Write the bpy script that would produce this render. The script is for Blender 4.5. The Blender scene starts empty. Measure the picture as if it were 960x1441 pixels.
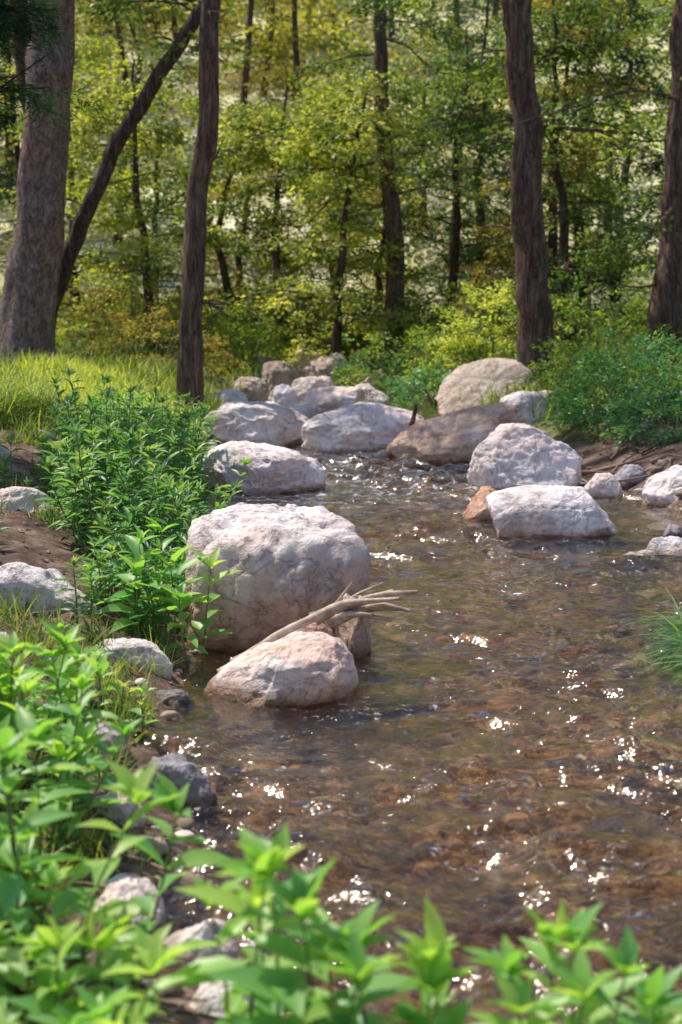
import bpy, bmesh, math
import numpy as np
rng = np.random.default_rng(11)
SC = bpy.context.scene

# ------------------------------------------------------------------ helpers
def hsh(ix, iy, iz, seed):
    n = (ix*374761393 + iy*668265263 + iz*1103515245 + seed*974634777) & 0xffffffff
    n = ((n ^ (n >> 13)) * 1274126177) & 0xffffffff
    n = n ^ (n >> 16)
    n = (n * 668265263) & 0xffffffff
    n = n ^ (n >> 15)
    return n / 4294967296.0
def vnoise(p, seed=0):
    p = np.asarray(p, float); i = np.floor(p).astype(np.int64); f = p - i
    f = f*f*(3-2*f); r = 0
    for dx in (0, 1):
        for dy in (0, 1):
            for dz in (0, 1):
                w = (f[:, 0] if dx else 1-f[:, 0])*(f[:, 1] if dy else 1-f[:, 1])*(f[:, 2] if dz else 1-f[:, 2])
                r = r + w*hsh(i[:, 0]+dx, i[:, 1]+dy, i[:, 2]+dz, seed)
    return r*2-1
def fbm(p, seed=0, o=4):
    a, s, r = 1.0, 1.0, 0
    for k in range(o):
        r = r + a*vnoise(np.asarray(p)*s, seed+k*17); a *= .5; s *= 2.03
    return r
def nrm(v):
    return v/np.maximum(np.linalg.norm(v, axis=-1, keepdims=True), 1e-9)

def mk_mesh(name, V, F, mat, smooth=True, attr=None, parent=None):
    me = bpy.data.meshes.new(name)
    V = np.asarray(V, np.float32); F = np.asarray(F, np.int32); k = F.shape[1]
    me.vertices.add(len(V)); me.vertices.foreach_set("co", V.ravel())
    me.loops.add(F.size); me.loops.foreach_set("vertex_index", F.ravel())
    me.polygons.add(len(F)); me.polygons.foreach_set("loop_start", np.arange(0, F.size, k, dtype=np.int32))
    me.update(calc_edges=True)
    if smooth: me.polygons.foreach_set("use_smooth", np.ones(len(F), bool))
    if attr is not None:
        a = me.attributes.new("rnd", 'FLOAT', 'POINT'); a.data.foreach_set("value", np.asarray(attr, np.float32))
    me.materials.append(mat)
    ob = bpy.data.objects.new(name, me); SC.collection.objects.link(ob)
    if parent: ob.parent = parent
    return ob

class Batch:
    def __init__(s): s.V = []; s.F = []; s.A = []; s.n = 0
    def raw(s, V, F, a=0.5):
        s.V.append(V); s.F.append(np.asarray(F)+s.n); s.n += len(V)
        s.A.append(np.full(len(V), a) if np.isscalar(a) else a)
    def inst(s, T, pos, d, up, wid, ln, rnd):
        tv, tf = T; k = len(pos); y = nrm(d); x = nrm(np.cross(y, up)); z = np.cross(x, y)
        wid = np.broadcast_to(wid, (k,)); ln = np.broadcast_to(ln, (k,))
        V = pos[:, None, :] + (tv[None, :, 0:1]*x[:, None, :])*wid[:, None, None] \
            + (tv[None, :, 1:2]*y[:, None, :] + tv[None, :, 2:3]*z[:, None, :])*ln[:, None, None]
        F = (tf[None]+(np.arange(k)*len(tv))[:, None, None]).reshape(-1, tf.shape[1])
        s.raw(V.reshape(-1, 3), F, np.repeat(rnd, len(tv)))
    def build(s, name, mat, parent=None, smooth=True):
        return mk_mesh(name, np.concatenate(s.V), np.concatenate(s.F), mat, smooth, np.concatenate(s.A), parent)

def leaf_tpl(rows, fold=.12, curl=.25):
    V = []; F = []
    for t, w in rows:
        z = -curl*t*t
        V += [(-w, t, z+fold*w*2), (0, t, z), (w, t, z+fold*w*2)]
    for i in range(len(rows)-1):
        a = i*3
        F += [(a, a+1, a+4, a+3), (a+1, a+2, a+5, a+4)]
    return np.array(V, float), np.array(F)
LEAF = leaf_tpl([(0, .04), (.2, .3), (.42, .5), (.68, .42), (.88, .18), (1, .02)], .1, .28)
LEAF_S = leaf_tpl([(0, .05), (.4, .5), (1, .03)], .15, .15)
DIAM = (np.array([(0, 0, 0), (.5, .45, .06), (0, 1, -.05), (-.5, .45, .06)], float), np.array([(0, 1, 2, 3)]))
def blade_tpl(c):
    V = []; F = []
    for i, t in enumerate([0, .3, .6, .85, 1]):
        w = .5*(1-t**1.8)+.03
        V += [(-w, t*(1-.25*c*t), -c*t*t), (w, t*(1-.25*c*t), -c*t*t)]
    for i in range(4): F.append((2*i, 2*i+1, 2*i+3, 2*i+2))
    return np.array(V, float), np.array(F)
BLADES = [blade_tpl(.2), blade_tpl(.5), blade_tpl(.85)]

def tube(pts, rad, sides=10, rough=0., seed=0, flare=None):
    pts = np.asarray(pts, float); n = len(pts); t = nrm(np.gradient(pts, axis=0))
    ref = np.array([0, 1, 0.]) if abs(nrm(pts[-1]-pts[0])[1]) < .8 else np.array([1., 0, 0])
    a = nrm(np.cross(t, ref)); b = np.cross(t, a)
    th = np.linspace(0, 2*math.pi, sides, endpoint=False)
    rad = np.asarray(rad, float)[:, None]*np.ones((1, sides))
    if flare is not None:
        h = np.linalg.norm(pts-pts[0], axis=1)[:, None]
        rad = rad*(1+flare*np.exp(-h/.45)*(1+.45*np.sin(th*3+seed)[None]+.3*np.sin(th*5+seed*2)[None]))
    V = pts[:, None]+a[:, None]*(np.cos(th)[None, :, None]*rad[..., None])+b[:, None]*(np.sin(th)[None, :, None]*rad[..., None])
    V = V.reshape(-1, 3)
    if rough:
        c = np.repeat(pts, sides, axis=0); o = V-c
        q = V*np.array([1, 1, .35])
        r0 = rad.mean()
        k = 1+rough*fbm(q/r0*.9, seed)+rough*.5*fbm(q/r0*3, seed+5)
        V = c+o*k[:, None]
    i, j = np.meshgrid(np.arange(n-1), np.arange(sides), indexing='ij'); j2 = (j+1) % sides
    F = np.stack([i*sides+j, i*sides+j2, (i+1)*sides+j2, (i+1)*sides+j], -1).reshape(-1, 4)
    return V, F
def curve(P, n, wob=0., seed=0):
    P = np.asarray(P, float); s = np.r_[0, np.cumsum(np.linalg.norm(np.diff(P, axis=0), axis=1))]
    u = np.linspace(0, s[-1], n); C = np.stack([np.interp(u, s, P[:, k]) for k in range(3)], 1)
    for _ in range(max(1, n//(len(P)*3))):
        C[1:-1] = (C[:-2]+2*C[1:-1]+C[2:])/4
    if wob:
        q = np.stack([u*1.3, u*0+seed, u*0], 1)
        C[:, 0] += wob*(fbm(q, seed)-fbm(q[:1], seed)); C[:, 1] += wob*(fbm(q, seed+9)-fbm(q[:1], seed+9))
    return C, u/s[-1]

# ------------------------------------------------------------------ node helper
class M:
    def __init__(s, name):
        s.m = bpy.data.materials.new(name); s.m.use_nodes = True; s.t = s.m.node_tree
        for n in list(s.t.nodes): s.t.nodes.remove(n)
        s.out = s.t.nodes.new('ShaderNodeOutputMaterial')
    def set(s, sock, v):
        if hasattr(v, 'is_output') or isinstance(v, bpy.types.NodeSocket): s.t.links.new(v, sock)
        elif isinstance(v, (tuple, list)):
            v = tuple(v)
            if sock.type == 'RGBA' and len(v) == 3: v = v+(1,)
            sock.default_value = v
        else: sock.default_value = v
    def n(s, typ, props={}, **ins):
        nd = s.t.nodes.new('ShaderNode'+typ)
        for k, v in props.items(): setattr(nd, k, v)
        for k, v in ins.items():
            key = int(k[1:]) if k[0] == '_' and k[1:].isdigit() else k.replace('_', ' ')
            s.set(nd.inputs[key], v)
        return nd
    def pos(s): return s.n('NewGeometry').outputs['Position']
    def mapping(s, v, scale=(1, 1, 1), loc=(0, 0, 0)):
        return s.n('Mapping', Vector=v, Scale=scale, Location=loc).outputs[0]
    def noise(s, v, scale, detail=5, rough=.55, dist=0.):
        return s.n('TexNoise', Vector=v, Scale=scale, Detail=detail, Roughness=rough, Distortion=dist).outputs[0]
    def ramp(s, f, stops):
        nd = s.n('ValToRGB', Fac=f); e = nd.color_ramp.elements
        while len(e) > 1: e.remove(e[0])
        e[0].position = stops[0][0]; e[0].color = tuple(stops[0][1])+(1,)
        for p, c in stops[1:]:
            x = e.new(p); x.color = tuple(c)+(1,)
        return nd.outputs[0]
    def mix(s, f, a, b, mode='MIX'):
        nd = s.n('Mix', {'data_type': 'RGBA', 'blend_type': mode})
        s.set(nd.inputs[0], f); s.set(nd.inputs[6], a); s.set(nd.inputs[7], b)
        return nd.outputs[2]
    def math(s, op, a, b=0., c=None):
        nd = s.n('Math', {'operation': op}); s.set(nd.inputs[0], a); s.set(nd.inputs[1], b)
        if c is not None: s.set(nd.inputs[2], c)
        return nd.outputs[0]
    def mr(s, v, a, b, c=0., d=1.):
        return s.n('MapRange', Value=v, _1=a, _2=b, _3=c, _4=d).outputs[0]
    def sep(s, v): return s.n('SeparateXYZ', Vector=v).outputs
    def bump(s, h, strength, dist, normal=None):
        nd = s.n('Bump', Height=h, Strength=strength, Distance=dist)
        if normal is not None: s.set(nd.inputs['Normal'], normal)
        return nd.outputs[0]
    def bsdf(s, col, rough, normal=None, spec=.4):
        nd = s.n('BsdfPrincipled', Base_Color=col, Roughness=rough)
        nd.inputs['Specular IOR Level'].default_value = spec
        if normal is not None: s.set(nd.inputs['Normal'], normal)
        s.t.links.new(nd.outputs[0], s.out.inputs[0]); return nd

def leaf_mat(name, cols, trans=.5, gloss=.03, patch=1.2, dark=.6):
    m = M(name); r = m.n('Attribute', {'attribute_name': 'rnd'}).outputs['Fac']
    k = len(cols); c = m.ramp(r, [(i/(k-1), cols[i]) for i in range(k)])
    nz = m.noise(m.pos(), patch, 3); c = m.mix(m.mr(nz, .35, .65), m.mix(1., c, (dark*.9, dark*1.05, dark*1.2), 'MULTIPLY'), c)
    d = m.n('BsdfDiffuse', Color=c).outputs[0]
    tc = m.mix(1., c, (1.75, 1.6, .65), 'MULTIPLY')
    t = m.n('BsdfTranslucent', Color=tc).outputs[0]
    a = m.n('MixShader', _0=trans, _1=d, _2=t).outputs[0]
    if gloss:
        g = m.n('BsdfGlossy', Color=(1, 1, 1), Roughness=.45).outputs[0]
        a = m.n('MixShader', _0=gloss, _1=a, _2=g).outputs[0]
    m.t.links.new(a, m.out.inputs[0]); return m.m

def rock_mat(name, cols, off, wetz=.05, crack=1.0, brown_z=None, pink=.75):
    m = M(name); p = m.mapping(m.pos(), (1, 1, 1), off)
    big = m.noise(p, 2.6, 6, .6, .6)
    c = m.ramp(big, [(.28, cols[0]), (.38, cols[1]), (.50, cols[2]), (.64, cols[3])])
    warm = m.mr(m.noise(m.mapping(p, (1, 1, 1), (9, 0, 0)), 1.7, 5, .6), .47, .64, 0, pink)
    c = m.mix(warm, c, m.mix(1., c, (1.0, .78, .68), 'MULTIPLY'))
    sp = m.noise(p, 24, 8, .7)
    c = m.mix(1., c, m.ramp(sp, [(.3, (.5, .45, .44)), (.42, (.94, .91, .92)), (.62, (1.12, 1.11, 1.11))]), 'MULTIPLY')
    cr = m.noise(m.mapping(p, (1, 1, 1.6)), 3.0, 7, .62, 1.1)
    cr = m.math('ABSOLUTE', m.math('SUBTRACT', cr, .5))
    crf = m.mr(cr, .0, .011, .5*crack, 0.)
    c = m.mix(crf, c, (.12, .085, .07))
    lich = m.mr(m.noise(p, 9, 8, .75, .3), .60, .70, 0, .5)
    c = m.mix(lich, c, tuple(x*.6 for x in cols[0]))
    z = m.sep(m.pos())[2]
    zz = m.math('ADD', z, m.math('MULTIPLY', m.math('SUBTRACT', m.noise(p, 7, 4), .5), .10))
    if brown_z:
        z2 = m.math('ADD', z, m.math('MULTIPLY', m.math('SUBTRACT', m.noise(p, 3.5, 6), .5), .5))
        c = m.mix(m.mr(z2, brown_z*.35, brown_z, .9, 0.), c, m.mix(1., c, (.60, .44, .32), 'MULTIPLY'))  # browner towards the bottom, edge broken up by noise
    wet = m.mr(zz, wetz-.045, wetz+.02, 1., 0.)
    c = m.mix(wet, c, m.mix(1., c, (.36, .26, .17), 'MULTIPLY'))
    ro = m.mr(wet, 0, 1, .78, .22)
    b = m.bump(m.noise(p, 60, 6, .7), .45, .008)
    b = m.bump(m.noise(p, 9, 8, .65, .4), 1., .05, b)
    b = m.bump(m.mr(cr, 0, .03), .5, .02, b)
    m.bsdf(c, ro, b, .35); return m.m

def bark_mat(name, c1, c2, c3, sc=1., vs=.13, bstr=.7):
    m = M(name); p = m.mapping(m.pos(), (1, 1, vs))
    n1 = m.noise(p, 26*sc, 8, .7, .5); n2 = m.noise(m.pos(), 2.2, 4)
    rd = m.math('ABSOLUTE', m.math('SUBTRACT', m.noise(p, 15*sc, 6, .6, .9), .5))
    c = m.ramp(n1, [(.32, c1), (.5, c2), (.66, c3)])
    c = m.mix(m.mr(n2, .4, .65, 0, .6), c, m.mix(1., c, (1.2, .8, .68), 'MULTIPLY'))
    c = m.mix(m.mr(m.noise(m.pos(), 5, 6, .7), .55, .7, 0, .5), c, c3)
    c = m.mix(m.mr(rd, 0, .05, .75, 0.), c, tuple(x*.35 for x in c1))
    b = m.bump(m.mr(rd, 0, .12), bstr, .03); b = m.bump(n1, bstr, .02, b)
    m.bsdf(c, .85, b, .2); return m.m

# ------------------------------------------------------------------ terrain
YL = [-40, 1.6, 2.1, 2.5, 2.9, 3.6, 4.4, 5, 5.6, 6.6, 8, 10, 12, 14, 17, 20, 24, 30, 36]
XL = [45, 1.6, .45, .0, -.28, -.45, -.55, -.6, -.62, -.72, -.85, -1.02, -1.12, -1.15, -1.2, -1.0, -.7, -.3, 0]
YR = [-40, 2, 4, 5, 6, 7, 8.5, 10, 12, 14, 17, 20, 24, 30, 36]
XR = [1.1, 1.1, 1.3, 1.38, 1.6, 1.95, 2.5, 2.2, 1.85, 1.55, 1.15, .6, .15, -.2, 0]
def height(x, y):
    x = np.asarray(x, float); y = np.asarray(y, float)
    L = np.interp(y, YL, XL); R = np.interp(y, YR, XR)
    wob = .10*vnoise(np.stack([x*0, y*1.7, x*0+3.3], -1).reshape(-1, 3)).reshape(y.shape)
    d = np.maximum(L-x, x-R)+wob*np.clip(y/4, 0, 1)
    A = np.interp(y, [2, 3, 6, 9, 14, 20], [.2, .25, .3, .42, .5, .45])
    out = A*(1-np.exp(-np.maximum(d, 0)/.75))+.03*np.clip(d, 0, 12)
    ins = -.2*(1-np.exp(-np.maximum(-d, 0)/.28))
    p = np.stack([x, y, x*0], -1).reshape(-1, 3)
    h = np.where(d > 0, out, ins)
    h = h+(.05*fbm(p*1.3, 3)+.022*fbm(p*6, 8)).reshape(x.shape)*np.where(d > 0, np.clip(d*2+.3, 0, 1), .6)
    far = np.maximum(y-31, 0); hill = .52*(np.sqrt(far*far+16)-4)
    side = np.maximum(np.abs(x)-11, 0); hill = hill+.3*(np.sqrt(side*side+9)-3)
    h = h+.02*np.clip(y-21, 0, 20)+hill
    h = h+(.8*fbm(p*.12, 21)).reshape(x.shape)*np.clip((y-34)/20, 0, 1)
    return h
def H(x, y): return float(height(np.array([x]), np.array([y]))[0])
xs = np.unique(np.round(np.concatenate([np.linspace(-110, -12, 50), np.linspace(-12, -4, 50), np.arange(-4, 4.5, .05), np.linspace(4.6, 12, 45), np.linspace(12, 110, 50)]), 3))
ys = np.unique(np.round(np.concatenate([np.linspace(-40, 1, 40), np.arange(1, 14, .045), np.arange(14, 24, .1), np.linspace(24, 45, 70), np.linspace(45, 170, 70)]), 3))
X, Y = np.meshgrid(xs, ys, indexing='ij'); Z = height(X, Y)
V = np.stack([X, Y, Z], -1).reshape(-1, 3); ny = len(ys)
i, j = np.meshgrid(np.arange(len(xs)-1), np.arange(ny-1), indexing='ij')
F = np.stack([i*ny+j, (i+1)*ny+j, (i+1)*ny+j+1, i*ny+j+1], -1).reshape(-1, 4)
m = M('ground_soil'); p = m.pos(); sx = m.sep(p)
dirt = m.ramp(m.noise(p, 5, 9, .7), [(.3, (.045, .028, .024)), (.48, (.13, .085, .07)), (.6, (.24, .17, .14)), (.72, (.38, .30, .26))])
vor = m.n('TexVoronoi', Vector=p, Scale=38.)
dirt = m.mix(.35, dirt, m.mix(1., dirt, m.ramp(m.sep(vor.outputs[1])[0], [(0, (.5, .45, .4)), (.5, (1, .95, .9)), (1, (1.7, 1.6, 1.5))]), 'MULTIPLY'))
grass = m.ramp(m.noise(p, 9, 6, .7), [(.3, (.05, .09, .015)), (.5, (.14, .20, .04)), (.7, (.30, .34, .08))])
gf = m.math('MULTIPLY', m.mr(m.noise(p, .9, 4), .40, .54), m.mr(sx[1], 11, 15))
gc = m.mix(gf, dirt, grass)
mott = m.noise(m.mapping(p, (1, 1.3, 1)), 10, 9, .75, 1.2)
bed = m.ramp(mott, [(.38, (.022, .015, .010)), (.46, (.11, .074, .045)), (.52, (.30, .22, .14)), (.58, (.60, .48, .34)), (.68, (.84, .75, .62))])
bed = m.mix(m.mr(m.noise(p, 1.1, 3), .38, .62, .85, 0), bed, m.mix(1., bed, (.36, .30, .22), 'MULTIPLY'))
zf = m.mr(sx[2], -.03, .03)
col = m.mix(zf, bed, gc)
hillc = m.ramp(m.noise(p, .55, 8, .65), [(.3, (.18, .20, .05)), (.42, (.46, .44, .18)), (.54, (.80, .74, .46)), (.68, (.90, .87, .66))])  # pale hill colours stand in for haze and sunlit glow
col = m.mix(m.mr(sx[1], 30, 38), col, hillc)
b = m.bump(m.noise(p, 30, 8, .7), .8, .02)
m.bsdf(col, .85, b, .2)
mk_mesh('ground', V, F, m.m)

# ------------------------------------------------------------------ water
wx = np.arange(-1.9, 2.8, .018); wy = np.concatenate([np.arange(1.8, 12, .018), np.arange(12, 32, .08)])
X, Y = np.meshgrid(wx, wy, indexing='ij')
wp = np.stack([X, Y, X*0], -1).reshape(-1, 3)
dx = fbm(wp*1.5, 40, 3); dy = fbm(wp*1.5, 50, 3)
wq = wp.copy(); wq[:, 0] += .22*dx; wq[:, 1] += .22*dy
def ridge(sx_, sy_, seed): return 1-2*np.abs(vnoise(wq*np.array([sx_, sy_, 1])+np.array([0, 0, seed*.7]), seed))**.8
R_ = .013*ridge(2.6, 5.6, 1)+.0105*ridge(5.5, 11, 2)+.0062*ridge(11, 20, 3)+.010*fbm(wq*np.array([2.2, 4., 1]), 4, 2)
mod = .6+.95*np.clip(fbm(wp*np.array([.9, .6, 1]), 60, 3)+.4, 0, 1.3)
mod = mod.reshape(X.shape)*np.interp(Y, [2, 4, 6, 9, 10, 12, 14], [1.5, 1.45, 1.4, 1.45, 1.9, 1.9, 1.2])
Zw = R_.reshape(X.shape)*mod + .01*np.clip(Y-12.5, 0, 12)
ny = len(wy); i, j = np.meshgrid(np.arange(len(wx)-1), np.arange(ny-1), indexing='ij')
F = np.stack([i*ny+j, (i+1)*ny+j, (i+1)*ny+j+1, i*ny+j+1], -1).reshape(-1, 4)
m = M('stream_water'); p = m.pos()
b = m.bump(m.noise(m.mapping(p, (1, 1.5, 1)), 24, 2, .5, 1.2), .6, .012)
fr = m.n('Fresnel', IOR=1.42, Normal=b).outputs[0]
tr = m.n('BsdfTransparent', Color=(.90, .77, .58)).outputs[0]
rf = m.n('BsdfRefraction', Color=(.90, .77, .58), Roughness=.0, IOR=1.33, Normal=b).outputs[0]
tt = m.n('MixShader', _0=.55, _1=tr, _2=rf).outputs[0]
gl = m.n('BsdfGlossy', Color=(1, .98, .96), Roughness=.12, Normal=b).outputs[0]
a = m.n('MixShader', _0=m.n('Clamp', Value=m.math('MULTIPLY', fr, 1.6)).outputs[0], _1=tt, _2=gl).outputs[0]
foam = m.noise(m.mapping(p, (.7, 1.8, 1)), 12, 8, .7, 1.2)
sparkle = m.noise(m.mapping(p, (1, 2.0, 1), (3, 3, 0)), 26, 6, .65, 1.0)
fy = m.sep(p)[1]
fz = m.math('MULTIPLY', m.mr(fy, 9.0, 10.0), m.mr(fy, 13, 15, 1, 0))
patch = m.mr(m.noise(p, 1.6, 3), .5, .62)
ff = m.math('MULTIPLY', m.mr(foam, .55, .65), m.math('MULTIPLY', fz, .65))
ff = m.math('MAXIMUM', ff, m.math('MULTIPLY', m.mr(sparkle, .61, .68), m.math('ADD', m.math('MULTIPLY', patch, .5), .12)))  # small foam specks also paint sparkle into the water colour
df = m.n('BsdfDiffuse', Color=(.78, .78, .88)).outputs[0]
a = m.n('MixShader', _0=ff, _1=a, _2=df).outputs[0]
m.t.links.new(a, m.out.inputs[0])
mk_mesh('stream_water', np.stack([X, Y, Zw], -1).reshape(-1, 3), F, m.m)

# ------------------------------------------------------------------ rocks
bm = bmesh.new(); bmesh.ops.create_icosphere(bm, subdivisions=6, radius=1); bm.verts.ensure_lookup_table()
IV = np.array([v.co[:] for v in bm.verts]); IFc = np.array([[v.index for v in f.verts] for f in bm.faces]); bm.free()
bm = bmesh.new(); bmesh.ops.create_icosphere(bm, subdivisions=3, radius=1)
SV = np.array([v.co[:] for v in bm.verts]); SF = np.array([[v.index for v in f.verts] for f in bm.faces]); bm.free()
def rock_shape(P, seed, box=2.6, ncut=7, amp=.12, cutd=(.62, .9)):
    r = np.random.default_rng(seed)
    q = P*(np.abs(P)**box).sum(1)[:, None]**(-1/box)
    for _ in range(ncut):
        n = nrm(r.normal(size=3)*np.array([1, 1, .8])); d = r.uniform(*cutd)
        q = q-n*(np.maximum(q@n-d, 0)*.9)[:, None]
    q = q*(1+amp*fbm(q*1.1, seed, 3)+amp*.42*fbm(q*3.5, seed+3, 4)+amp*.16*(1-2*np.abs(fbm(q*7, seed+7, 4))))[:, None]
    return q
def rock(name, x, y, w, d, h, mat, seed, box=2.6, ncut=7, amp=.12, bury=.2, zb=0., tilt=0., rz=0., tilty=0., cutd=(.62, .9)):
    q = rock_shape(IV, seed, box, ncut, amp, cutd)
    c, s = math.cos(rz), math.sin(rz); q = np.stack([q[:, 0]*c-q[:, 1]*s, q[:, 0]*s+q[:, 1]*c, q[:, 2]], 1)
    mn, mx = q.min(0), q.max(0); q = (q-mn)/(mx-mn)
    q[:, 2] = q[:, 2]*(1+tilt*(q[:, 0]-.5)+tilty*(q[:, 1]-.5))
    q[:, 2] /= q[:, 2].max()
    V = np.stack([x+(q[:, 0]-.5)*w, y+(q[:, 1]-.5)*d, zb-bury+q[:, 2]*(h+bury)], 1)
    return mk_mesh(name, V, IFc, mat)
W = [(.50, .41, .38), (.80, .70, .68), (.92, .84, .84), (.95, .90, .91)]
PK = [(.54, .37, .28), (.82, .61, .50), (.90, .74, .68), (.94, .84, .83)]
TN = [(.26, .20, .15), (.46, .37, .29), (.58, .48, .40), (.68, .59, .52)]
RD = [(.36, .21, .14), (.60, .38, .27), (.70, .50, .39), (.80, .63, .53)]
MW = rock_mat('rock_white', W, (0, 0, 0), pink=.5); MW2 = rock_mat('rock_pale', [(.44, .35, .31), (.72, .62, .58), (.86, .78, .77), (.92, .86, .86)], (7, 3, 1), pink=.6)
MP = rock_mat('rock_pink', PK, (3, 1, 5), wetz=.06); MT = rock_mat('rock_tan', TN, (5, 8, 2)); MR = rock_mat('rock_red', RD, (1, 6, 4))
MB = rock_mat('rock_big', [(.44, .35, .31), (.76, .68, .65), (.90, .83, .83), (.94, .90, .91)], (2, 2, 9), wetz=.06, crack=1.1, brown_z=.44, pink=.45)
MD = rock_mat('rock_wet', [(.14, .12, .14), (.28, .25, .28), (.42, .39, .44), (.55, .53, .58)], (4, 2, 2), wetz=.06)
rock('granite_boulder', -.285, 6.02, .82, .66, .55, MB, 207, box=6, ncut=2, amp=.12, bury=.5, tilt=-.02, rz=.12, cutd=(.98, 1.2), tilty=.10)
rock('pink_boulder', -.235, 5.14, .60, .46, .225, MP, 115, box=2.2, ncut=3, amp=.09, tilt=.6)
rock('stone', -.83, 5.28, .39, .30, .16, MW2, 23, ncut=5, amp=.08)
rock('stone', -1.05, 5.02, .18, .2, .15, MW2, 29, amp=.08, zb=.06)
rock('stone', -1.22, 4.95, .20, .2, .15, MW, 30, amp=.08, zb=.12)
rock('stone', -1.22, 5.78, .54, .36, .20, MW2, 31, zb=.18, tilt=-.4, ncut=4)
rock('stone', -1.75, 7.6, .4, .3, .14, MW2, 33, zb=.28)
rock('stone', -2.35, 9.2, .4, .3, .16, MW2, 34, zb=.36)
rock('white_boulder', -.57, 10.35, .92, .7, .36, MW, 41, tilt=-.15, ncut=6, box=2.6)
rock('white_boulder', -.80, 13.55, 1.12, .8, .40, MW2, 43, ncut=8)
rock('white_boulder', .20, 13.0, 1.14, .8, .43, MW, 53, ncut=7, box=2.6)
rock('red_boulder', 1.0, 12.2, 1.22, .8, .50, MR, 59, ncut=5, tilt=.3, box=2.2)
rock('white_boulder', 1.36, 10.45, .86, .65, .48, MW, 61, ncut=8, tilt=-.1)
rock('white_boulder', 1.31, 8.55, .86, .5, .29, MW, 67, ncut=5, amp=.07, box=2.4)
rock('stone', .96, 9.15, .38, .34, .20, MR, 71)
rock('tan_boulder', 1.76, 16.1, 1.35, 1.0, .68, MT, 73, ncut=5, amp=.08)
rock('tan_boulder', 1.95, 14.2, .85, .6, .46, MW2, 79, ncut=5)
rock('stone', -.79, 19.3, .60, .5, .40, MT, 83, zb=.08)
rock('stone', -.16, 20.3, .74, .5, .46, MT, 89, zb=.08)
rock('stone', -1.32, 15.8, .58, .5, .36, MW2, 97)
rock('stone', -.70, 17.2, .36, .3, .26, MW, 103, zb=.05)
rock('stone', -.10, 16.4, .78, .5, .34, MP, 107)
rock('stone', .45, 15.2, .4, .4, .2, MT, 108)
rock('stone', -.45, 15.4, .5, .4, .24, MW2, 110)
rock('stone', -.35, 18.2, .6, .4, .30, MP, 111, zb=.05)
rock('stone', .35, 17.6, .5, .4, .26, MW2, 112, zb=.03)
rock('stone', -1.15, 17.8, .5, .4, .26, MT, 114, zb=.1)
rock('stone', .5, 19.6, .5, .4, .3, MT, 116, zb=.05)
rock('stone', -.5, 22.5, .6, .4, .4, MW2, 119, zb=.1)
rock('stone', -1.1, 21.6, .5, .4, .34, MT, 120, zb=.1)
rock('stone', 2.33, 9.75, .52, .4, .26, MW, 109)
rock('stone', 1.86, 10.1, .30, .3, .17, MW2, 113)
rock('stone', 2.15, 10.5, .34, .3, .15, MD, 151, zb=.03)
rock('stone', 2.5, 10.6, .3, .25, .15, MT, 152, zb=.06)
rock('stone', 1.84, 7.9, .24, .2, .09, MW, 117)
rock('stone', 1.62, 7.75, .3, .2, .05, MW2, 118)
rock('stone', 1.98, 8.4, .2, .2, .08, MD, 153)
rock('stone', -.50, 3.98, .28, .22, .14, MD, 121, box=3)
rock('stone', -.62, 3.66, .22, .2, .14, MW2, 127)
rock('stone', -.33, 2.95, .24, .2, .12, MW2, 131)
rock('stone', -.50, 3.12, .2, .18, .14, MW, 133)
rock('stone', -.22, 2.7, .2, .18, .12, MW, 135)
rock('stone', -.80, 4.3, .3, .25, .14, MD, 137)
rock('stone', -.62, 4.95, .18, .14, .06, MD, 138)
rock('stone', .05, 5.66, .15, .2, .26, MT, 141, box=3)
rock('stone', -.14, 5.52, .26, .16, .19, MR, 139, box=2.5)

B = Batch(); SH = [rock_shape(SV, 300+k, 2.5, 6, .1) for k in range(6)]
def pebbles(n, xr, yr, s0, s1, shore=None, lift=.1):
    for _ in range(n):
        y = rng.uniform(*yr)
        if shore == 'L': x = np.interp(y, YL, XL)-abs(rng.normal(0, xr))+.08
        elif shore == 'R': x = np.interp(y, YR, XR)+abs(rng.normal(0, xr))-.08
        else: x = rng.uniform(*xr)
        s = s0+(s1-s0)*rng.random()**2.5; q = SH[rng.integers(6)]; a = rng.uniform(0, 6.28); c, ss = math.cos(a), math.sin(a)
        q = np.stack([q[:, 0]*c-q[:, 1]*ss, q[:, 0]*ss+q[:, 1]*c, q[:, 2]*rng.uniform(.4, .7)], 1)*s*np.array([1, rng.uniform(.6, 1), 1])
        B.raw(q+np.array([x, y, H(x, y)+s*lift]), SF, rng.random())
pebbles(40, .12, (2.6, 6), .010, .035, 'L'); pebbles(60, .4, (12, 17), .03, .12, 'L'); pebbles(60, .25, (8, 17), .02, .08, 'R')
pebbles(900, (-.6, 2.0), (2.6, 12), .015, .06)
pebbles(150, (-.3, 1.4), (2.7, 7), .03, .09, None, .05)
pebbles(110, (-1.2, .8), (14, 24), .05, .2)
m = M('pebble'); r = m.n('Attribute', {'attribute_name': 'rnd'}).outputs['Fac']; p = m.pos()
c = m.ramp(r, [(0, (.07, .05, .04)), (.3, (.20, .15, .11)), (.55, (.36, .28, .21)), (.8, (.56, .48, .42)), (1, (.84, .78, .76))])
c = m.mix(1., c, m.ramp(m.noise(p, 40, 6, .7), [(.3, (.55, .5, .5)), (.6, (1.1, 1.1, 1.1))]), 'MULTIPLY')
wet = m.mr(m.sep(p)[2], -.01, .05, 1, 0); c = m.mix(wet, c, m.mix(1., c, (.88, .74, .58), 'MULTIPLY'))
m.bsdf(c, m.mr(wet, 0, 1, .8, .3), m.bump(m.noise(p, 50, 5), .5, .006))
B.build('pebbles', m.m)

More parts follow.
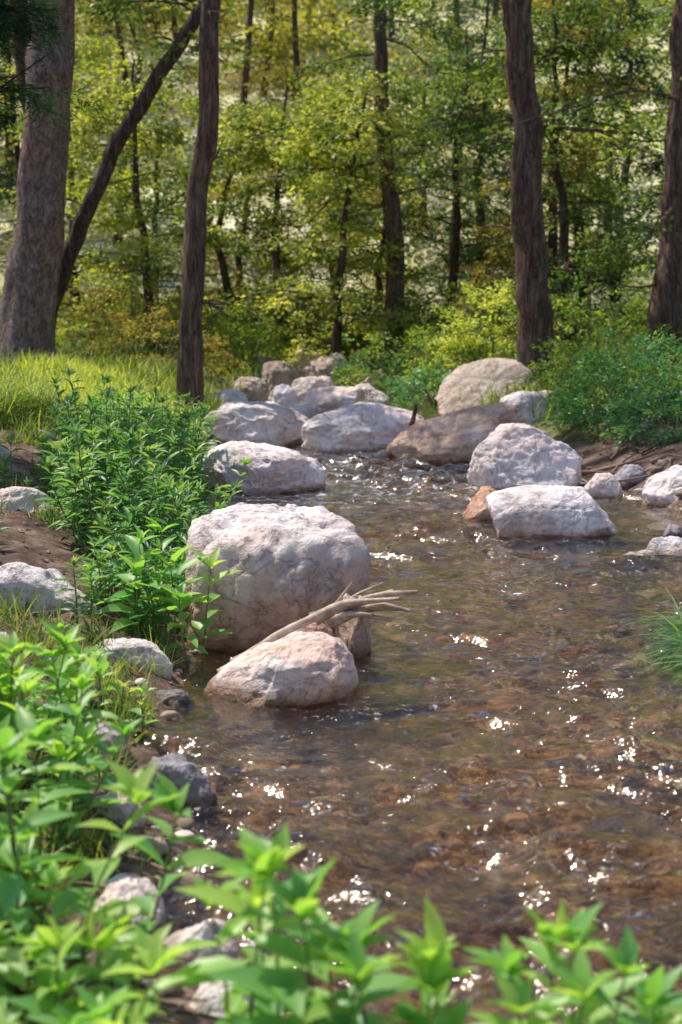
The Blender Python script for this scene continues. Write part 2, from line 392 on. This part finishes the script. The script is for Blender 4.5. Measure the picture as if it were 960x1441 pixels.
# ------------------------------------------------------------------ foliage materials
L_bright = leaf_mat('leaf_sunny', [(.16, .24, .04), (.32, .41, .08), (.52, .56, .15), (.74, .72, .27)], .52, .02, 1.3, .45)  # sunny and mid leaf colours raised, paler in place of haze
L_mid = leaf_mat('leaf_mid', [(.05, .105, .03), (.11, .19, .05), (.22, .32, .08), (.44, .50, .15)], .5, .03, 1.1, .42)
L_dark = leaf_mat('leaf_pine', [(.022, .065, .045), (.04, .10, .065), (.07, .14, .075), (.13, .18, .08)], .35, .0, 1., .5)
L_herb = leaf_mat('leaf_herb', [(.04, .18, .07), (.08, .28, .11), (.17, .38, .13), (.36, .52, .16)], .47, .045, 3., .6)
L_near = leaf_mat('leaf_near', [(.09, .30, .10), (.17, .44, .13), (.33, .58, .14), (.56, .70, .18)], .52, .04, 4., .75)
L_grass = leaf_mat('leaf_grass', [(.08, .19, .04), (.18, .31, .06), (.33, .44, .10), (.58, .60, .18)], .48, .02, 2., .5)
L_lit = leaf_mat('leaf_sunlit', [(.30, .40, .07), (.48, .56, .11), (.64, .68, .17), (.80, .78, .32)], .5, .02, 2., .8)  # sunlight painted into the leaf colour, brighter and yellower
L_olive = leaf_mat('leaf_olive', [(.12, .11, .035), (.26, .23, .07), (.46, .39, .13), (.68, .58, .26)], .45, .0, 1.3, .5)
m = M('stem'); m.bsdf(m.ramp(m.noise(m.pos(), 8), [(.3, (.09, .14, .04)), (.7, (.24, .22, .10))]), .7); STEM = m.m
BARK = bark_mat('bark_brown', (.08, .053, .043), (.18, .13, .105), (.32, .24, .20))
BARKG = bark_mat('bark_grey', (.12, .085, .082), (.25, .19, .18), (.38, .31, .30), .8, .5, .5)
BARKD = bark_mat('bark_dark', (.05, .036, .03), (.12, .085, .068), (.22, .165, .13))

UP = np.array([0, 0, 1.])
def sprays(B, C, D, size, nl, ll, lw, droop=.25, tpl=DIAM, thick=.10):
    k = len(C); n = k*nl
    size = np.broadcast_to(size, (k,)); sz = np.repeat(size, nl)
    c = np.repeat(C, nl, 0); d = nrm(D*np.array([1, 1, .4])); d = np.repeat(d, nl, 0)
    s = nrm(np.cross(d, UP)); u = rng.random(n)**.8; v = (rng.random(n)-.5)*1.1*(1.1-.7*u)
    w = rng.normal(0, thick, n)
    pos = c+(d*u[:, None]+s*v[:, None]+UP*(w-droop*(u*u+v*v))[:, None])*sz[:, None]
    ld = d*.7+s*np.sign(v)[:, None]*.6+rng.normal(0, .35, (n, 3))-UP*.2
    up = UP+rng.normal(0, .55, (n, 3))
    l = ll*rng.uniform(.6, 1.25, n)
    rn = np.clip(np.repeat(rng.random(k), nl)*.6+rng.random(n)*.4, 0, 1)
    B.inst(tpl, pos, ld, up, l*lw, l, rn)

def tree(name, P, r0, r1, bark, leaf, limbs, zlo, Lmax, spray=(.6, 45, .09, .55), nring=70, flare=.5, seed=1, lowdead=0, wob=.05, sides=20, up=.15, yb=0., ns=5, rough=.1, droop=.25):
    r = np.random.default_rng(seed)
    C, u = curve(P, nring, wob, seed); rad = r0+(r1-r0)*u**1.1
    T = Batch(); V, F = tube(C, rad, sides, rough, seed, flare); T.raw(V, F)
    LC, LD, LS = [], [], []
    ztop = C[-1, 2]
    for k in range(limbs+lowdead):
        dead = k >= limbs
        z = r.uniform(zlo, ztop*.98) if not dead else r.uniform(1.2, zlo+1.5)
        ii = int(np.argmin(np.abs(C[:, 2]-z))); o = C[ii]
        f = (z-zlo)/(ztop-zlo+1e-6); az = r.uniform(0, 6.283)
        L = Lmax*(1-.65*max(f, 0))*r.uniform(.55, 1.1)*(.3 if dead else 1)
        d = np.array([math.cos(az), math.sin(az)+yb, r.normal(up, .22)]); d = d/np.linalg.norm(d)
        e = o+d*L+np.array([0, 0, -.12*L]); mid = o+d*L*.5+np.array(r.normal(0, .06*L, 3))
        lc, lu = curve([o, mid, e], 10, .06, seed+k)
        V, F = tube(lc, rad[ii]*(.17 if not dead else .08)*(1-lu*.85)+.003, 6, 0); T.raw(V, F)
        for q in range(2):
            t0 = r.uniform(.35, .8); s0 = lc[int(t0*9)]; dd = d+r.normal(0, .5, 3); V, F = tube(curve([s0, s0+dd*L*.15, s0+dd*L*.32], 5)[0], np.linspace(.010, .003, 5), 4); T.raw(V, F)
        if not dead:
            for q in range(ns):
                t = r.uniform(.3, 1.0); b = lc[min(9, int(t*9))]+r.normal(0, .12*spray[0], 3)
                LC.append(b); a2 = az+r.normal(0, .8); LD.append([math.cos(a2), math.sin(a2), 0]); LS.append(spray[0]*r.uniform(.6, 1.2))
    ob = T.build(name, bark)
    if LC:
        B = Batch(); sprays(B, np.array(LC), np.array(LD), np.array(LS), spray[1], spray[2], spray[3], droop)
        B.build('foliage', leaf, parent=ob)
    return ob

z = lambda x, y: H(x, y)-.12
# main trees of the photograph
tree('cottonwood_tree', [(-3.62, 16, z(-3.62, 16)), (-3.42, 16, 1.5), (-3.2, 16, 2.9), (-3.08, 16, 4.6), (-2.9, 16.1, 8), (-2.7, 16, 12)], .29, .1, BARKG, L_mid, 10, 5.0, 2.2, flare=.6, seed=3, sides=32, wob=.04, rough=.12, spray=(.7, 40, .10, .6))
tree('alder_tree', [(-1.52, 14, z(-1.52, 14)), (-1.44, 14, 1.5), (-1.3, 14, 3), (-1.2, 14, 4.2), (-1.15, 14, 7), (-1.2, 14.2, 9)], .118, .05, BARK, L_mid, 11, 3.8, 1.7, flare=.4, seed=5, lowdead=9, wob=.04, spray=(.5, 40, .075, .6))
tree('alder_tree', [(.84, 22, z(.84, 22)), (.72, 22, 2), (.6, 22, 4), (.5, 22, 5.8), (.4, 22, 9)], .15, .05, BARK, L_mid, 20, 2.8, 2.0, flare=.3, seed=7, lowdead=8, wob=.06, spray=(.7, 45, .09, .6))
tree('cottonwood_tree', [(2.22, 16, z(2.22, 16)), (2.14, 16, 1.5), (2.05, 16, 3), (1.93, 16, 4.5), (1.9, 16, 8), (2, 16, 11)], .185, .09, BARK, L_mid, 20, 3.0, 2.4, flare=.35, seed=9, lowdead=8, wob=.06, rough=.15, sides=28, spray=(.7, 45, .085, .6))
tree('cottonwood_tree', [(3.62, 16, z(3.62, 16)), (3.68, 16, 2), (3.78, 16, 4.4), (4.0, 16, 10)], .175, .08, BARK, L_mid, 22, 2.2, 2.4, flare=.35, seed=13, lowdead=8, spray=(.7, 45, .085, .6))
tree('alder_tree', [(-3.9, 18, z(-3.9, 18)), (-3.95, 18, 1.4), (-3.75, 18, 3.2), (-3.9, 18, 5), (-4, 18, 9)], .2, .06, BARKD, L_mid, 12, 3.5, 2.0, seed=15, spray=(.7, 40, .09, .6))
tree('leaning_tree', [(-3.5, 16.6, z(-3.5, 16.6)), (-3.15, 16.6, 1.9), (-2.5, 16.6, 3.1), (-2.0, 16.6, 3.8), (-1.4, 16.6, 4.7), (-.6, 16.6, 6.2), (0, 16.6, 7.4)], .10, .05, BARKD, L_mid, 7, 4.2, 1.4, seed=17, lowdead=8, wob=.05, flare=.2, spray=(.6, 36, .08, .6))
tree('pine_tree', [(-2.78, 9.6, z(-2.78, 9.6)), (-2.74, 9.6, 2.5), (-2.70, 9.6, 4.4)], .07, .03, BARKD, L_dark, 50, 2.65, 1.0, seed=19, spray=(.40, 130, .08, .13), droop=.4, up=.0, ns=6)
# understory trees that fill the middle distance
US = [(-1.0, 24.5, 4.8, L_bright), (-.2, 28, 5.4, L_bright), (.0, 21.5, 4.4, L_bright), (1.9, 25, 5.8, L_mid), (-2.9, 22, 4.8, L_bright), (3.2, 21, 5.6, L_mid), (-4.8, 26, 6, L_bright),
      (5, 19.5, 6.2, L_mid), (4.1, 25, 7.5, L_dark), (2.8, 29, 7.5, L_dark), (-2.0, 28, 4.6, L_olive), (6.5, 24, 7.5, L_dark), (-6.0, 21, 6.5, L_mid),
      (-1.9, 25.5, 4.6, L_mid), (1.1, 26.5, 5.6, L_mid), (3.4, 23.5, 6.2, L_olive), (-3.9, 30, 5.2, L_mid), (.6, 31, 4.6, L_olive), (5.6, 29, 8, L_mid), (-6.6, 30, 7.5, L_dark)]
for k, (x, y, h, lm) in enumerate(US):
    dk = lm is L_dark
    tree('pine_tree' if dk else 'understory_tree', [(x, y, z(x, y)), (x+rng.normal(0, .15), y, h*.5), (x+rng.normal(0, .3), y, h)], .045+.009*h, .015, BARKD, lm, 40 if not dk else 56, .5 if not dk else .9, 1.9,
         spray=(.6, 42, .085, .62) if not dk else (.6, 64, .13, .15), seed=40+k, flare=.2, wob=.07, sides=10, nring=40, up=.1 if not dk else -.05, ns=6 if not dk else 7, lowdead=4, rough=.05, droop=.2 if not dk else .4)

# distant trees
TB = Batch(); LB1 = Batch(); LB2 = Batch(); LB3 = Batch()
for k in range(60):
    y = rng.uniform(33, 62); x = rng.uniform(-.36, .36)*y; h = rng.uniform(4.5, 10); zz = z(x, y)
    if -.16*y < x < .07*y and rng.random() < .6: h *= .45
    V, F = tube(curve([(x, y, zz), (x+rng.normal(0, .3), y, zz+h*.5), (x+rng.normal(0, .4), y, zz+h)], 12)[0], np.linspace(.13, .03, 12), 7); TB.raw(V, F)
    n = 85 if h > 4.5 else 50; f = rng.random(n); az = rng.uniform(0, 6.283, n); rr = (1-.7*f)*rng.uniform(.2, 1, n)*2.3
    C = np.stack([x+np.cos(az)*rr, y+np.sin(az)*rr, zz+.5+f*(h-.5)], 1); D = np.stack([np.cos(az), np.sin(az), az*0], 1)
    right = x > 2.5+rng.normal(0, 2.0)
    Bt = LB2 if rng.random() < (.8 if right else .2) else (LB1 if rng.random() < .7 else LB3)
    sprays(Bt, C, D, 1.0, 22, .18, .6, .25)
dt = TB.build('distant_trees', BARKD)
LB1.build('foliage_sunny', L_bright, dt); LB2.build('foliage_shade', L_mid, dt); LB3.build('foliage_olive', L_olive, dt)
B = Batch()
for k in range(130):
    y = rng.uniform(50, 115); x = rng.uniform(-.4, .4)*y; zz = H(x, y); n = 24; R = rng.uniform(1.2, 2.8)
    q = nrm(rng.normal(size=(n, 3))); q[:, 2] = abs(q[:, 2]); C = np.array([x, y, zz])+q*R*rng.uniform(.4, 1, (n, 1))
    sprays(B, C, q, 1.2, 20, .36, .65, .2)
B.build('hillside_shrubs', leaf_mat('leaf_hill', [(.20, .24, .06), (.38, .41, .11), (.58, .56, .22), (.78, .73, .38)], .45, .0, .3, .65))

# ------------------------------------------------------------------ shrubs on banks
def shrub(name, x, y, rx, ry, h, lm, n=90, nl=40, ll=.06, lw=.5, tpl=DIAM, size=.3, dome=1.):
    zz = H(x, y)-.05; q = nrm(rng.normal(size=(n, 3))); q[:, 2] = np.abs(q[:, 2]); s = rng.uniform(.35, 1, (n, 1))**.5
    lump = 1+.35*vnoise(q*1.7+x, 5)[:, None]
    C = np.array([x, y, zz])+q*s*lump*np.array([rx, ry, h]); T = Batch()
    for c in C[::3]:
        b = np.array([x+(c[0]-x)*.25, y+(c[1]-y)*.25, zz]); V, F = tube(curve([b, (b*.5+c*.5)+np.array([0, 0, .1*h]), c], 6)[0], np.linspace(.012, .004, 6), 4); T.raw(V, F)
    ob = T.build(name, STEM); B = Batch(); sprays(B, C, q, size, nl, ll, lw, .3, tpl); B.build('leaves', lm, ob)
shrub('shrub', 1.0, 18.6, 1.0, .8, 1.0, L_grass, 120, 38)
shrub('shrub', 1.9, 18.2, .9, .8, 1.15, L_lit, 110, 36)
shrub('shrub', .45, 19.6, .6, .6, .7, L_herb, 70, 36)
shrub('shrub', 3.1, 17.6, 1.1, .9, 1.2, L_grass, 140, 40)
shrub('shrub', 4.3, 17.2, 1.0, .9, 1.3, L_grass, 120, 40)
shrub('shrub', 1.2, 17.3, .5, .5, .5, L_herb, 60, 36)
shrub('shrub', 2.6, 12.7, .75, .6, .56, L_herb, 150, 45, .05, .4, size=.26)
shrub('shrub', 3.4, 12.4, .8, .7, .66, L_herb, 130, 45, .05, .4, size=.26)
shrub('shrub', 2.75, 11.6, .5, .4, .30, L_herb, 80, 45, .05, .4, size=.22)
shrub('shrub', 2.9, 14.5, .9, .7, .65, L_grass, 110, 40)
shrub('shrub', -2.4, 18.5, .9, .8, .8, L_olive, 90, 40, .06)
shrub('shrub', -3.1, 21, 1.2, .8, 1.4, L_olive, 110, 40, .07)
shrub('shrub', -1.6, 21, .7, .7, .9, L_grass, 80, 40, .06)
shrub('shrub', -.9, 24.5, .8, .7, .8, L_grass, 90, 40, .07)
shrub('shrub', .5, 24, .9, .7, .8, L_mid, 100, 40, .07)
shrub('shrub', -4.2, 13.5, .9, .8, .6, L_herb, 90, 40, .06)
shrub('shrub', 1.6, 22, 1.0, .8, 1.3, L_mid, 100, 40, .07)
shrub('shrub', 2.6, 22.5, 1.0, .8, 1.6, L_olive, 100, 40, .07)

# ------------------------------------------------------------------ grass
def grass(B, n, region, l0, l1, w=.006, lean=.35, clump=0.):
    if clump:
        k = max(1, n//40); cx = rng.uniform(region[0], region[1], k); cy = rng.uniform(region[2], region[3], k); id_ = rng.integers(0, k, n)
        x = cx[id_]+rng.normal(0, clump, n); y = cy[id_]+rng.normal(0, clump, n)
    else: x = rng.uniform(region[0], region[1], n); y = rng.uniform(region[2], region[3], n)
    zz = height(x, y); ok = zz > .03; x, y, zz = x[ok], y[ok], zz[ok]; n = len(x)
    d = UP+np.c_[rng.normal(0, lean, n), rng.normal(0, lean, n), np.zeros(n)]; up = np.c_[rng.normal(size=(n, 2)), np.zeros(n)]
    l = rng.uniform(l0, l1, n); rn = rng.random(n); idx = rng.integers(0, 3, n)
    for t in range(3):
        q = idx == t; B.inst(BLADES[t], np.c_[x, y, zz-.01][q], d[q], up[q], w*(1+l[q]), l[q], rn[q])
B = Batch()
grass(B, 5000, (-4.6, -1.3, 12, 18), .12, .34, .012, .3, .14)
grass(B, 4000, (1.5, 5, 12, 20), .15, .4, .014, .35, .12)
grass(B, 5000, (-5, 5, 19, 30), .2, .5, .02, .35, .2)
grass(B, 1600, (-3.0, -2.2, 8.5, 12), .08, .25, .008, .35, .06)
grass(B, 1500, (-2.4, -.9, 5.5, 10), .05, .2, .006, .4, .05)
grass(B, 5000, (-1.4, -.5, 2.2, 5.6), .05, .17, .004, .5, .05)
B.build('bank_grass', L_grass)
B = Batch()
grass(B, 7000, (-3.2, -1.3, 11.6, 15.8), .12, .32, .012, .3, .12)
grass(B, 1500, (-.9, .5, 23, 30), .12, .3, .02, .3, .2)
B.build('sunlit_grass', L_lit)  # bright blade colour stands in for a patch of sunlight
B = Batch()
for cx, cy in [(1.52, 5.75), (1.6, 6.1), (1.5, 5.45)]:
    n = 130; d = np.c_[rng.normal(-.75, .35, n), rng.normal(-.1, .35, n), rng.uniform(.3, 1, n)]
    B.inst(BLADES[2], np.c_[rng.normal(cx, .05, n), rng.normal(cy, .07, n), np.full(n, H(cx, cy)-.01)], d, UP+rng.normal(0, .2, (n, 3)), .008, rng.uniform(.15, .36, n), rng.random(n))
B.build('sedge_tuft', L_herb)
B = Batch()
for cx, cy in [(-2.65, 11.0), (-2.5, 11.4), (-2.8, 11.3)]:
    n = 260; d = np.c_[rng.normal(0, .4, n), rng.normal(0, .4, n), np.full(n, 1.)]
    B.inst(BLADES[2], np.c_[rng.normal(cx, .08, n), rng.normal(cy, .08, n), np.full(n, H(cx, cy))], d, np.c_[-d[:, :2], np.zeros(n)]+rng.normal(0, .3, (n, 3)), .01, rng.uniform(.25, .5, n), rng.random(n))
B.build('sedge_tuft', L_grass)

# ------------------------------------------------------------------ leafy herbs
def herb(LB, SB, x, y, h, ll, lw, nn=14, lean=.12, z0=None, t0=.15, top=6, dirx=0., diry=0.):
    zz = (H(x, y) if z0 is None else z0)-.02; b = np.array([x, y, zz])
    e = b+np.array([rng.normal(dirx, lean)*h, rng.normal(diry, lean)*h, h]); mid = (b+e)/2+np.r_[rng.normal(0, .04*h, 2), .02]
    C, u = curve([b, mid, e], 9); V, F = tube(C, np.linspace(.004+.004*h, .0018, 9), 5); SB.raw(V, F)
    t = np.linspace(t0, 1, nn); P = np.stack([np.interp(t, u, C[:, k]) for k in range(3)], 1)
    az = np.arange(nn)*2.4+rng.uniform(0, 6)
    P = np.repeat(P, 2, 0); az = np.repeat(az, 2); az[1::2] += math.pi; t = np.repeat(t, 2); az += rng.normal(0, .3, len(az))
    el = .15+.7*t**2+rng.normal(0, .25, len(t))
    ls = ll*(.55+.6*np.sin(np.clip(t, 0, 1)*2.6))*rng.uniform(.7, 1.2, len(t))
    P = np.r_[P, np.repeat(C[-1:], top, 0)]; a2 = rng.uniform(0, 6.28, top); az = np.r_[az, a2]; el = np.r_[el, rng.uniform(.5, 1.3, top)]; ls = np.r_[ls, ll*rng.uniform(.5, .9, top)]
    D = np.c_[np.cos(az)*np.cos(el), np.sin(az)*np.cos(el), np.sin(el)]
    rn = np.clip(rng.random()*.35+rng.random(len(az))*.35+np.r_[t, np.ones(top)]*.35, 0, 1)
    LB.inst(LEAF, P, D, UP+rng.normal(0, .2, D.shape)+np.c_[-D[:, :2]*.3, np.zeros(len(az))], ls*lw, ls, rn)
LB, SB = Batch(), Batch()
for k in range(290):
    y = 6.3+5.0*rng.random()**.9; L = np.interp(y, YL, XL); wdt = np.interp(y, [6, 7, 9, 12], [.35, .65, .95, .9])
    x = L+.06-wdt*rng.random()
    herb(LB, SB, x, y, rng.uniform(.25, .70)*(1 if vnoise(np.array([[x*2, y*2, 0]]), 4)[0] > -.2 else .6)*np.interp(y, [6, 9.5, 11.3], [1, 1, .6]), .095, .24, 12, .17)
for k in range(30):
    herb(LB, SB, rng.uniform(-1.05, -.72), rng.uniform(5.5, 6.3), rng.uniform(.12, .3), .08, .25, 8)
for k in range(14):
    herb(LB, SB, rng.uniform(-2.2, -1.5), rng.uniform(6.5, 8.5), rng.uniform(.1, .28), .08, .25, 8)
ob = SB.build('willow_herb_patch', STEM); LB.build('leaves', L_herb, ob)
LB, SB = Batch(), Batch()
for x, y, h, l in [(-.66, 5.5, .36, .16), (-.60, 5.45, .30, .14), (-.72, 5.58, .42, .14), (-.80, 5.5, .28, .17), (-.56, 5.52, .42, .12), (-.66, 5.6, .5, .10)]:
    herb(LB, SB, x, y, h, l, .36, 5, .15, t0=.35, top=3)
ob = SB.build('broadleaf_plant', STEM); LB.build('leaves', L_near, ob)
def plantgroup(items, ll, lw, nn):
    LB, SB = Batch(), Batch()
    for x, y, h in items: herb(LB, SB, x, y, h, ll*rng.uniform(.85, 1.15), lw, nn, .14, top=6)
    ob = SB.build('leafy_plant', STEM); LB.build('leaves', L_near, ob)
plantgroup([(rng.uniform(-1.05, -.62), rng.uniform(2.75, 3.8), rng.uniform(.22, .46)) for _ in range(28)], .10, .36, 7)
plantgroup([(-.42, 2.62, .38), (-.5, 2.5, .40), (-.56, 2.6, .46), (-.62, 2.45, .5), (-.66, 2.8, .5), (-.7, 2.9, .55), (-.75, 2.7, .5)], .105, .38, 7)
plantgroup([(rng.uniform(-1.3, -.62), rng.uniform(3.4, 4.9), rng.uniform(.08, .22)) for _ in range(38)], .07, .36, 5)
plantgroup([(-.16, 2.15, .44), (-.10, 2.05, .45), (-.02, 2.1, .38), (.05, 2.05, .36), (-.22, 2.2, .36), (.0, 2.2, .32), (.12, 2.1, .30), (-.12, 2.25, .34), (.08, 2.15, .34), (-.06, 2.0, .40), (.16, 2.05, .24)], .11, .40, 6)
plantgroup([(.34, 2.1, .44), (.40, 2.15, .48), (.46, 2.1, .46), (.52, 2.2, .45), (.38, 2.0, .40), (.58, 2.15, .40), (.45, 2.25, .40), (.5, 2.05, .40), (.30, 2.0, .36), (.55, 2.05, .42), (.42, 2.05, .44)], .10, .38, 7)
plantgroup([(rng.uniform(-.95, -.25), rng.uniform(1.9, 2.6), rng.uniform(.1, .26)) for _ in range(28)], .085, .38, 6)

# ------------------------------------------------------------------ driftwood and sticks
m = M('driftwood'); p = m.pos()
c = m.ramp(m.noise(m.mapping(p, (1, 1, 1)), 25, 7, .7), [(.3, (.22, .15, .10)), (.5, (.50, .38, .29)), (.7, (.72, .62, .52))])
m.bsdf(c, .75, m.bump(m.noise(m.mapping(p, (1, 3, 3)), 60, 5, .7), .6, .006)); DW = m.m
m = M('twig'); p = m.pos()
m.bsdf(m.ramp(m.noise(p, 3), [(.35, (.10, .06, .045)), (.6, (.26, .18, .14))]), .8); TW = m.m
B = Batch()
def stick(B, P, r0, r1, n=16, s=7, seed=0, rough=.12):
    V, F = tube(curve(P, n, .015, seed)[0], np.linspace(r0, r1, n), s, rough, seed); B.raw(V, F)
stick(B, [(-.46, 5.20, .05), (-.2, 5.27, .20), (.0, 5.34, .27), (.10, 5.38, .30)], .017, .016, seed=1)
stick(B, [(-.42, 5.26, .08), (-.15, 5.34, .21), (.03, 5.38, .26)], .010, .012, seed=2)
for k in range(11):
    a = rng.uniform(-.3, .4); L = rng.uniform(.10, .24); o = np.array([rng.uniform(-.02, .06), 5.39+rng.normal(0, .02), .26+rng.normal(0, .018)])
    e = o+np.array([L*math.cos(a), rng.normal(-.04, .06), L*math.sin(a)*.6]); stick(B, [o-np.array([.08, 0, .04]), o, (o+e)/2+rng.normal(0, .012, 3), e], .018, .007, 10, 6, k+3)
stick(B, [(-.12, 5.43, .22), (-.02, 5.40, .27), (.05, 5.38, .37)], .010, .004, seed=31); stick(B, [(.0, 5.40, .26), (.06, 5.40, .31), (.16, 5.38, .36)], .009, .004, seed=33)
B.build('driftwood', DW)
B = Batch(); stick(B, [(.52, 12.35, .02), (.58, 12.4, .16), (.66, 12.42, .46)], .035, .015, seed=4); B.build('stick', BARKD)
B = Batch()
for k in range(16):
    x = rng.uniform(1.9, 3.0); y = rng.uniform(10.2, 11.9); a = rng.uniform(-1.3, 1.3); L = rng.uniform(.25, .8); zz = max(H(x, y), .02)+.015
    stick(B, [(x-L/2*math.cos(a), y-L/2*math.sin(a), max(0, H(x-L/2*math.cos(a), y-L/2*math.sin(a)))+.02), (x, y, zz+.04), (x+L/2*math.cos(a), y+L/2*math.sin(a), max(0, H(x+L/2*math.cos(a), y+L/2*math.sin(a)))+.03)], rng.uniform(.008, .02), .004, 10, 6, k)
for k in range(70):
    x = rng.uniform(-2.5, -.75) if k % 2 else rng.uniform(-.95, -.3); y = rng.uniform(5, 11) if k % 2 else rng.uniform(2.4, 4); a = rng.uniform(0, 3.14); L = rng.uniform(.1, .35); zz = H(x, y)+.012
    stick(B, [(x-L/2*math.cos(a), y-L/2*math.sin(a), zz), (x, y, zz+.02), (x+L/2*math.cos(a), y+L/2*math.sin(a), zz)], .005, .002, 6, 5, k)
B.build('fallen_twigs', TW)
B = Batch(); n = 12000; x = rng.uniform(-4.5, 4.5, n); y = rng.uniform(1.6, 20, n); zz = height(x, y); ok = zz > .02; x, y, zz = x[ok], y[ok], zz[ok]; n = len(x)
d = np.c_[rng.normal(size=(n, 2)), rng.normal(0, .25, n)]; B.inst(LEAF_S, np.c_[x, y, zz+.006], d, UP+rng.normal(0, .3, (n, 3)), .02, rng.uniform(.025, .06, n), rng.random(n))
B.build('leaf_litter', leaf_mat('litter', [(.08, .05, .035), (.20, .13, .09), (.34, .24, .17), (.50, .41, .31)], .1, .0))

# ------------------------------------------------------------------ light, world, camera
sd = nrm(np.array([-.46, .36, 1.0])); el = math.asin(sd[2]); az = math.atan2(sd[0], sd[1])
Lt = bpy.data.lights.new('sun', 'SUN'); Lt.energy = 5; Lt.angle = math.radians(.6); Lt.color = (1, .92, .79)
so = bpy.data.objects.new('sun', Lt); SC.collection.objects.link(so)
from mathutils import Vector
so.rotation_euler = Vector((-sd[0], -sd[1], -sd[2])).to_track_quat('-Z', 'Y').to_euler(); so.location = (0, 0, 30)
w = bpy.data.worlds.new('World'); SC.world = w; w.use_nodes = True; nt = w.node_tree; bg = nt.nodes['Background']
sky = nt.nodes.new('ShaderNodeTexSky'); sky.sky_type = 'NISHITA'; sky.sun_disc = False; sky.sun_elevation = el; sky.sun_rotation = az
nt.links.new(sky.outputs[0], bg.inputs[0]); bg.inputs[1].default_value = .15
cam = bpy.data.cameras.new('camera'); cam.sensor_fit = 'VERTICAL'; cam.sensor_height = 36; cam.lens = 50; cam.clip_end = 500; cam.clip_start = .05
cam.dof.use_dof = True; cam.dof.focus_distance = 6.8; cam.dof.aperture_fstop = 3.2
co = bpy.data.objects.new('camera', cam); SC.collection.objects.link(co); co.location = (0, 0, 1.5); co.rotation_euler = (math.radians(90-9.1), 0, 0)
SC.camera = co
SC.view_settings.view_transform = 'Standard'; SC.view_settings.look = 'None'; SC.view_settings.exposure = 0
